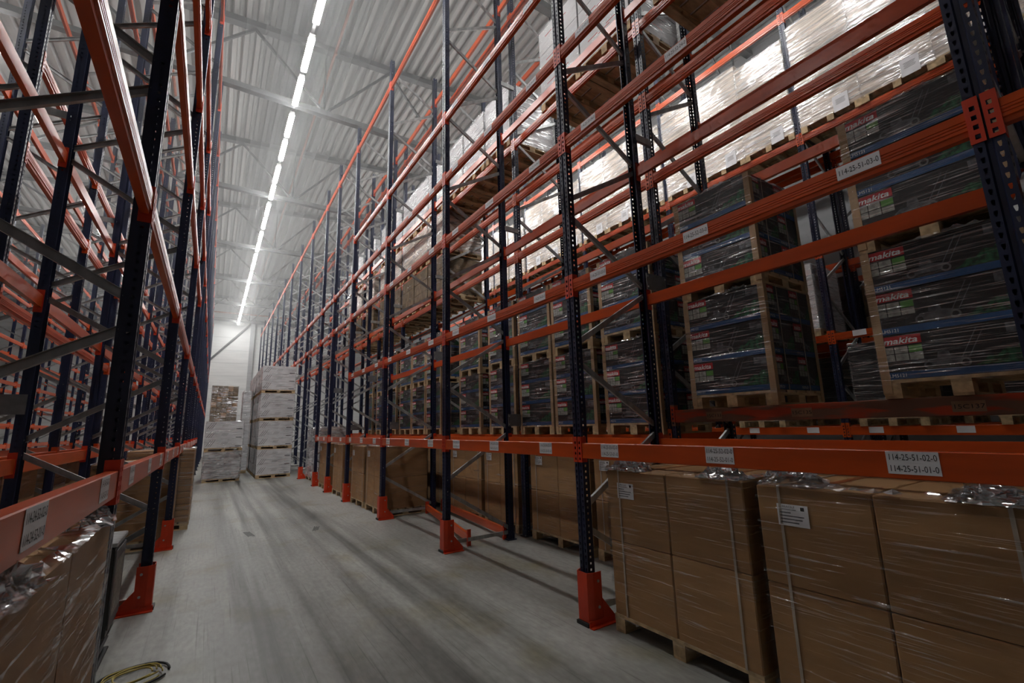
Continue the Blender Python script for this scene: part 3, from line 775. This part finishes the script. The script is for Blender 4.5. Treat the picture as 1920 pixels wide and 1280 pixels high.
# --- mower carton pallets on the second rack
MW = mower_load(True, 5); MWf = mower_load(False, 6); MG = 'pallets of black mower cartons'
slots = [0.42, 1.98, 3.19, 4.17, 5.04, 5.98, 7.12, 8.80, 9.66, 10.52, 11.6, 12.5, 13.7]
for k, y in enumerate(slots):
    z = 1.75 if y < 3.1 else 1.50
    for j in (0, 1):
        place(MW if y < 5.5 else MWf, 4.02, y, z + j * 1.086, '%s pallet of black mower cartons, %s stack from the right picture edge' % (('lower', 'upper')[j], ORD[k]), 'pallet load', MG)
# --- upper levels of the second rack
WR = pale_load(1.0, .92, 1.45, 3, 'white_card', 'film_clear', 61, False, 'red')
WH = pale_load(1.0, .84, 1.25, 3, 'white_card', 'film_white', 63, False)
TN = pale_load(1.0, .84, 1.0, 4, 'pale_card', 'film_white', 64, False)
for k, y in enumerate((1.9, 3.18, 4.12)):
    place(WR, 4.05, y, LV[5], 'white cartons with red print high on the second right rack, %s from camera' % ORD[k], 'pallet load', 'white and red carton pallets')
for k, y in enumerate((5.98, 6.90, 7.80, 8.79, 9.66, 10.53, 11.5, 12.5, 14.0, 15.4, 16.3)):
    place(WH, 4.05, y, LV[5], 'white film-wrapped pallet high on the second right rack, %s beyond the red-printed cartons' % ORD[k], 'pallet load', 'white wrapped pallets up high')
for k, y in enumerate((8.79, 9.66, 10.53, 11.5, 12.5, 14.0, 15.4, 16.3)):
    place(TN, 4.05, y, LV[4], 'beige film-wrapped pallet one level below the white ones, %s from camera' % ORD[k], 'pallet load', 'beige wrapped pallets up high')
BT = pale_load(1.0, .84, .98, 3, 'dark_brown_card', 'film_clear', 66, False)
for k, y in enumerate((8.79, 9.66, 10.53, 11.5, 12.5, 14.0, 15.4, 16.3)):
    place(BT, 4.05, y, LV[3], 'dull brown wrapped pallet under the beige row of pallets, %s from the camera' % ORD[k], 'pallet load', 'brown wrapped pallets up high')
# --- pale pallets on the far right rack
PL = pale_load(1.0, .90, 2.15, 5, 'pale_card', 'film_white', 71)
PL2 = pale_load(1.0, .90, 2.02, 4, 'pale_card', 'film_white', 72)
ky = 0
for b in range(1, 7):
    a, c = GRID[b] + .06, GRID[b + 1] - .06; ns = 3 if c - a > 2.3 else 2; st = (c - a) / ns
    for s in range(ns):
        place(PL if (ky % 3) else PL2, 8.25, a + s * st + (st - .90) / 2, 6.5, 'pale wrapped pallet high on the far right rack, %s from picture edge' % ORD[ky], 'pallet load', 'pale pallets on the far right rack'); ky += 1
MF = pale_load(.9, .82, 1.25, 3, 'mower_card', 'film_mower', 75, False)
for k, (y, z, pt, t) in enumerate(((0.6, 1.48, MF, 'dark'), (2.1, 1.48, MF, 'dark'), (4.0, 1.48, MF, 'dark'), (3.25, 2.95, WH, 'white'), (4.3, 2.95, WH, 'white'), (0.6, 2.95, MF, 'dark'), (1.6, 4.4, WH, 'white'), (5.0, 4.4, TN, 'beige'), (6.1, 4.4, TN, 'beige'), (7.1, 2.95, WH, 'white'))):
    place(pt, 8.26, y, z, '%s wrapped pallet %s of the far right rack, %s bay' % (t, {1.48: 'on the lowest beam', 2.95: 'on the second beam', 4.4: 'on the third beam'}[z], ('near first', 'far first', 'second', 'near second', 'mid second', 'near first', 'first', 'second', 'third', 'third')[k]), 'pallet load', 'pallets low on the far right rack')

kd = 0
for y in (1.2, 2.2, 3.25, 4.15, 5.02, 6.05, 7.0, 7.8, 8.85, 9.75):
    for z in (1.48, 2.95):
        place(MF if kd % 3 else BT, XC + DEPTH + .24, y, z, 'dark wrapped pallet in the rearmost right rack, %s beam, %s from camera' % ('lower' if z < 2 else 'upper', ORD[kd // 2]), 'pallet load', 'dark pallets in the rearmost rack'); kd += 1

# --- left floor row
LN = brown_load(.95, 1.50, 1.26, True, 91, cols=2, rows=1, filmmat='film_milky', ship=False, strap=False)
place(LN, -0.36, 2.98, 0, 'large film-wrapped carton pallet under the left rack at the bottom left corner', 'pallet load', 'pallets under the left rack', rz=PI)
LB_ = brown_load(.98, 1.25, 1.25, False, 93, filmmat='film_mower', ship=False, strap=False, tuft=False)
place(LB_, -0.40, 10.08, 0, 'film-wrapped brown pallet behind the second left post guard', 'pallet load', 'pallets under the left rack', rz=PI)
LC_ = brown_load(.95, 1.15, 1.38, False, 95, cols=1, rows=12, filmmat='film_milky', ship=False, strap=False, tuft=False)
place(LC_, -0.20, 11.36, 0, 'tall stack of flat brown cardboard jutting out beyond the second left post guard', 'pallet load', 'pallets under the left rack', rz=PI)
for k, y in enumerate((1.6, 3.1, 6.05, 7.35, 8.82, 10.08)):
    place(LB_ if k % 2 else LC_, -1.86, y + 1.28, 0, 'film-wrapped brown pallet deep under the second left rack, %s from the camera' % ORD[k], 'pallet load', 'pallets under the second left rack', rz=PI)
# dark flat cases leaning behind the near left pallet
o = empty('flat_case', (-0.58, 5.15, 0)); tag(o, 'low black case with a glossy side panel standing before the first left post guard', 'case')
mb = MB(); mb.bbox(-.66, 0, 0, .58, 0.05, .74, 'black_plastic', .02); obj('case_body', mb.mesh('case_body'), o)
mb = MB(); mb.box(.001, .012, .03, .55, .10, .70, 'plate_grey'); mb.box(.012, .014, .10, .48, .18, .62, 'print_pale'); obj('side_panel', mb.mesh('side_panel'), o)
mb = MB(); mb.bbox(-.67, .015, -.01, .59, .742, .775, 'galvanised', .006); obj('case_lid', mb.mesh('case_lid'), o)
for k in range(5):
    mb = MB(); mb.box(-.62, -.04, -.008, 0, .14 + k * .11, .16 + k * .11, 'plate_grey'); obj('rib', mb.mesh('rib'), o)
for x in (-.62, -.10):
    for y in (.03, .47):
        mb = MB(); mb.box(x, x + .06, y, y + .08, 0, .05, 'rubber'); obj('case_foot', mb.mesh('case_foot'), o)
o = empty('black_floor_sheet', (-1.0, 4.3, 0)); tag(o, 'flat black sheet on the floor in front of the low black case', 'mat')  # thin black sheet lying flat, with one raised fold
mb = MB(); mb.bbox(0, .46, 0, .80, 0, .012, 'rubber', .004); obj('sheet_flat', mb.mesh('sheet_flat'), o)
mb = MB(); mb.prism_y([(0.0, .012), (.42, .012), (.455, .09), (.44, .10), (.40, .035), (0, .035)], .35, .78, 'rubber'); obj('sheet_fold', mb.mesh('sheet_fold'), o)
o = empty('cable_coil', (-0.31, 4.36, 0)); tag(o, 'loose coil of black and yellow cable on the floor at the bottom edge', 'cable')
for k in range(5):
    mb = MB(); r = (.19, .155, .14, .125, .10)[k]; ox, oy = ((0, 0), (.0, -.03), (-.02, .01), (.02, .0), (0, -.04))[k]
    mb.tube([(ox + r * math.cos(t * PI / 14) * 1.05, oy + r * math.sin(t * PI / 14), .010 + .006 * k + .004 * math.sin(t * .6)) for t in range(27)], .008 if k == 0 else .005, 'rubber' if k == 0 else 'cable_yellow', 6)
    obj('cable_loop', mb.mesh('cable_loop', True), o)

# --- stacks closing the far end of the aisle
WS = pale_load(1.14, 1.22, 1.03, 3, 'white_card', 'film_milky', 81, False, 'black', name='white_carton_pallet')
WG = 'white carton pallets at the aisle end'
for r in range(5):
    for k in range(4):
        place(WS, 1.49, 19.2 + r * 1.32, k * 1.03, '%s white carton pallet of the %s white stack at the aisle end' % (('lowest', 'second', 'third', 'topmost')[k], ('front', 'second', 'third', 'fourth', 'rearmost')[r]), 'pallet load', WG)
JK = junk_load(1.10, 1.0, 1.03, 8)
place(JK, -0.11, 19.1, 0, 'bulging silver-wrapped pallet at the foot of the left stack at the aisle end', 'pallet load', 'stacks at the left of the aisle end')
place(WS, -0.13, 19.1, 1.03, 'white carton pallet on top of the bulging silver-wrapped pallet', 'pallet load', 'stacks at the left of the aisle end')
DB = pale_load(.86, 1.0, 1.75, 8, 'dark_brown_card', 'film_white', 83, False, cols=2, xcols=5, mat2='cardboard')
place(DB, -0.05, 20.6, 1.70, 'mottled brown wrapped load rising behind the left stack at the aisle end', 'pallet load', 'stacks at the left of the aisle end')
DC = junk_load(.9, 1.0, 1.70, 12)
place(DC, -0.07, 20.6, 0, 'silvery wrapped pallet carrying the mottled brown load at the aisle end', 'pallet load', 'stacks at the left of the aisle end')
SL = pale_load(.30, 1.0, 3.4, 10, 'white_card', 'film_white', 84, False)
place(SL, 1.08, 22.4, 0, 'narrow tall column of pale cartons between the two aisle end stacks', 'pallet load', 'stacks at the left of the aisle end')

# dark tyre scuffs on the floor
for k, (x, y, w, l) in enumerate(((0.70, 8.75, .10, .5), (1.60, 8.5, .09, .42))):
    mb = MB()
    for q in range(5):
        a = -w / 2 + q * w / 5; mb.box(a, a + w / 7, random.uniform(0, .1), l - random.uniform(0, .1), 0.0005, .0012, 'rubber')
    t = obj('tyre_scuff', mb.mesh('tyre_scuff'), None, (x, y, 0), 0.12 if k == 0 else -.25); tag(t, ('left', 'right')[k] + ' one of two short black tyre scuffs on the aisle floor', 'scuff', 'tyre scuffs')

# ------------------------------------------------------------------ haze layer and added glow volumes
mb = MB(); mb.box(X0 + .01, X1 - .01, Y0 + .01, Y1 - .01, 6.8, 10.9, 'paper')
hz = obj('haze', mb.mesh('haze')); tag(hz, 'thin haze layer under the roof, with added glow volumes around the strip lights', 'haze', None, 'stuff')
mt = bpy.data.materials.new('haze'); mt.use_nodes = True; nt = mt.node_tree; nt.nodes.clear()
out = nt.nodes.new('ShaderNodeOutputMaterial'); vs = nt.nodes.new('ShaderNodeVolumeScatter')
vs.inputs['Density'].default_value = HAZE; vs.inputs['Anisotropy'].default_value = 0.2
nt.links.new(vs.outputs[0], out.inputs['Volume'])
hz.data.materials.clear(); hz.data.materials.append(mt)
for nm, rad, dens in [('lamp_glow_volume', r, d) for r, d in ((2.2, .03), (1.65, .045), (1.2, .07), (0.85, .11), (0.58, .17), (0.36, .25))]:  # denser volumes added round the lamp row to imitate lens glow
    mb = MB(); mb.prism_y([(1.18 + rad * math.cos(t * PI / 16), 9.97 + rad * math.sin(t * PI / 16)) for t in range(32)], 2.0, Y1 - 0.6, 'paper')
    m2 = mt.copy(); m2.name = nm; m2.node_tree.nodes['Volume Scatter'].inputs['Density'].default_value = dens
    ho = obj(nm, mb.mesh(nm), hz); ho.data.materials.clear(); ho.data.materials.append(m2)
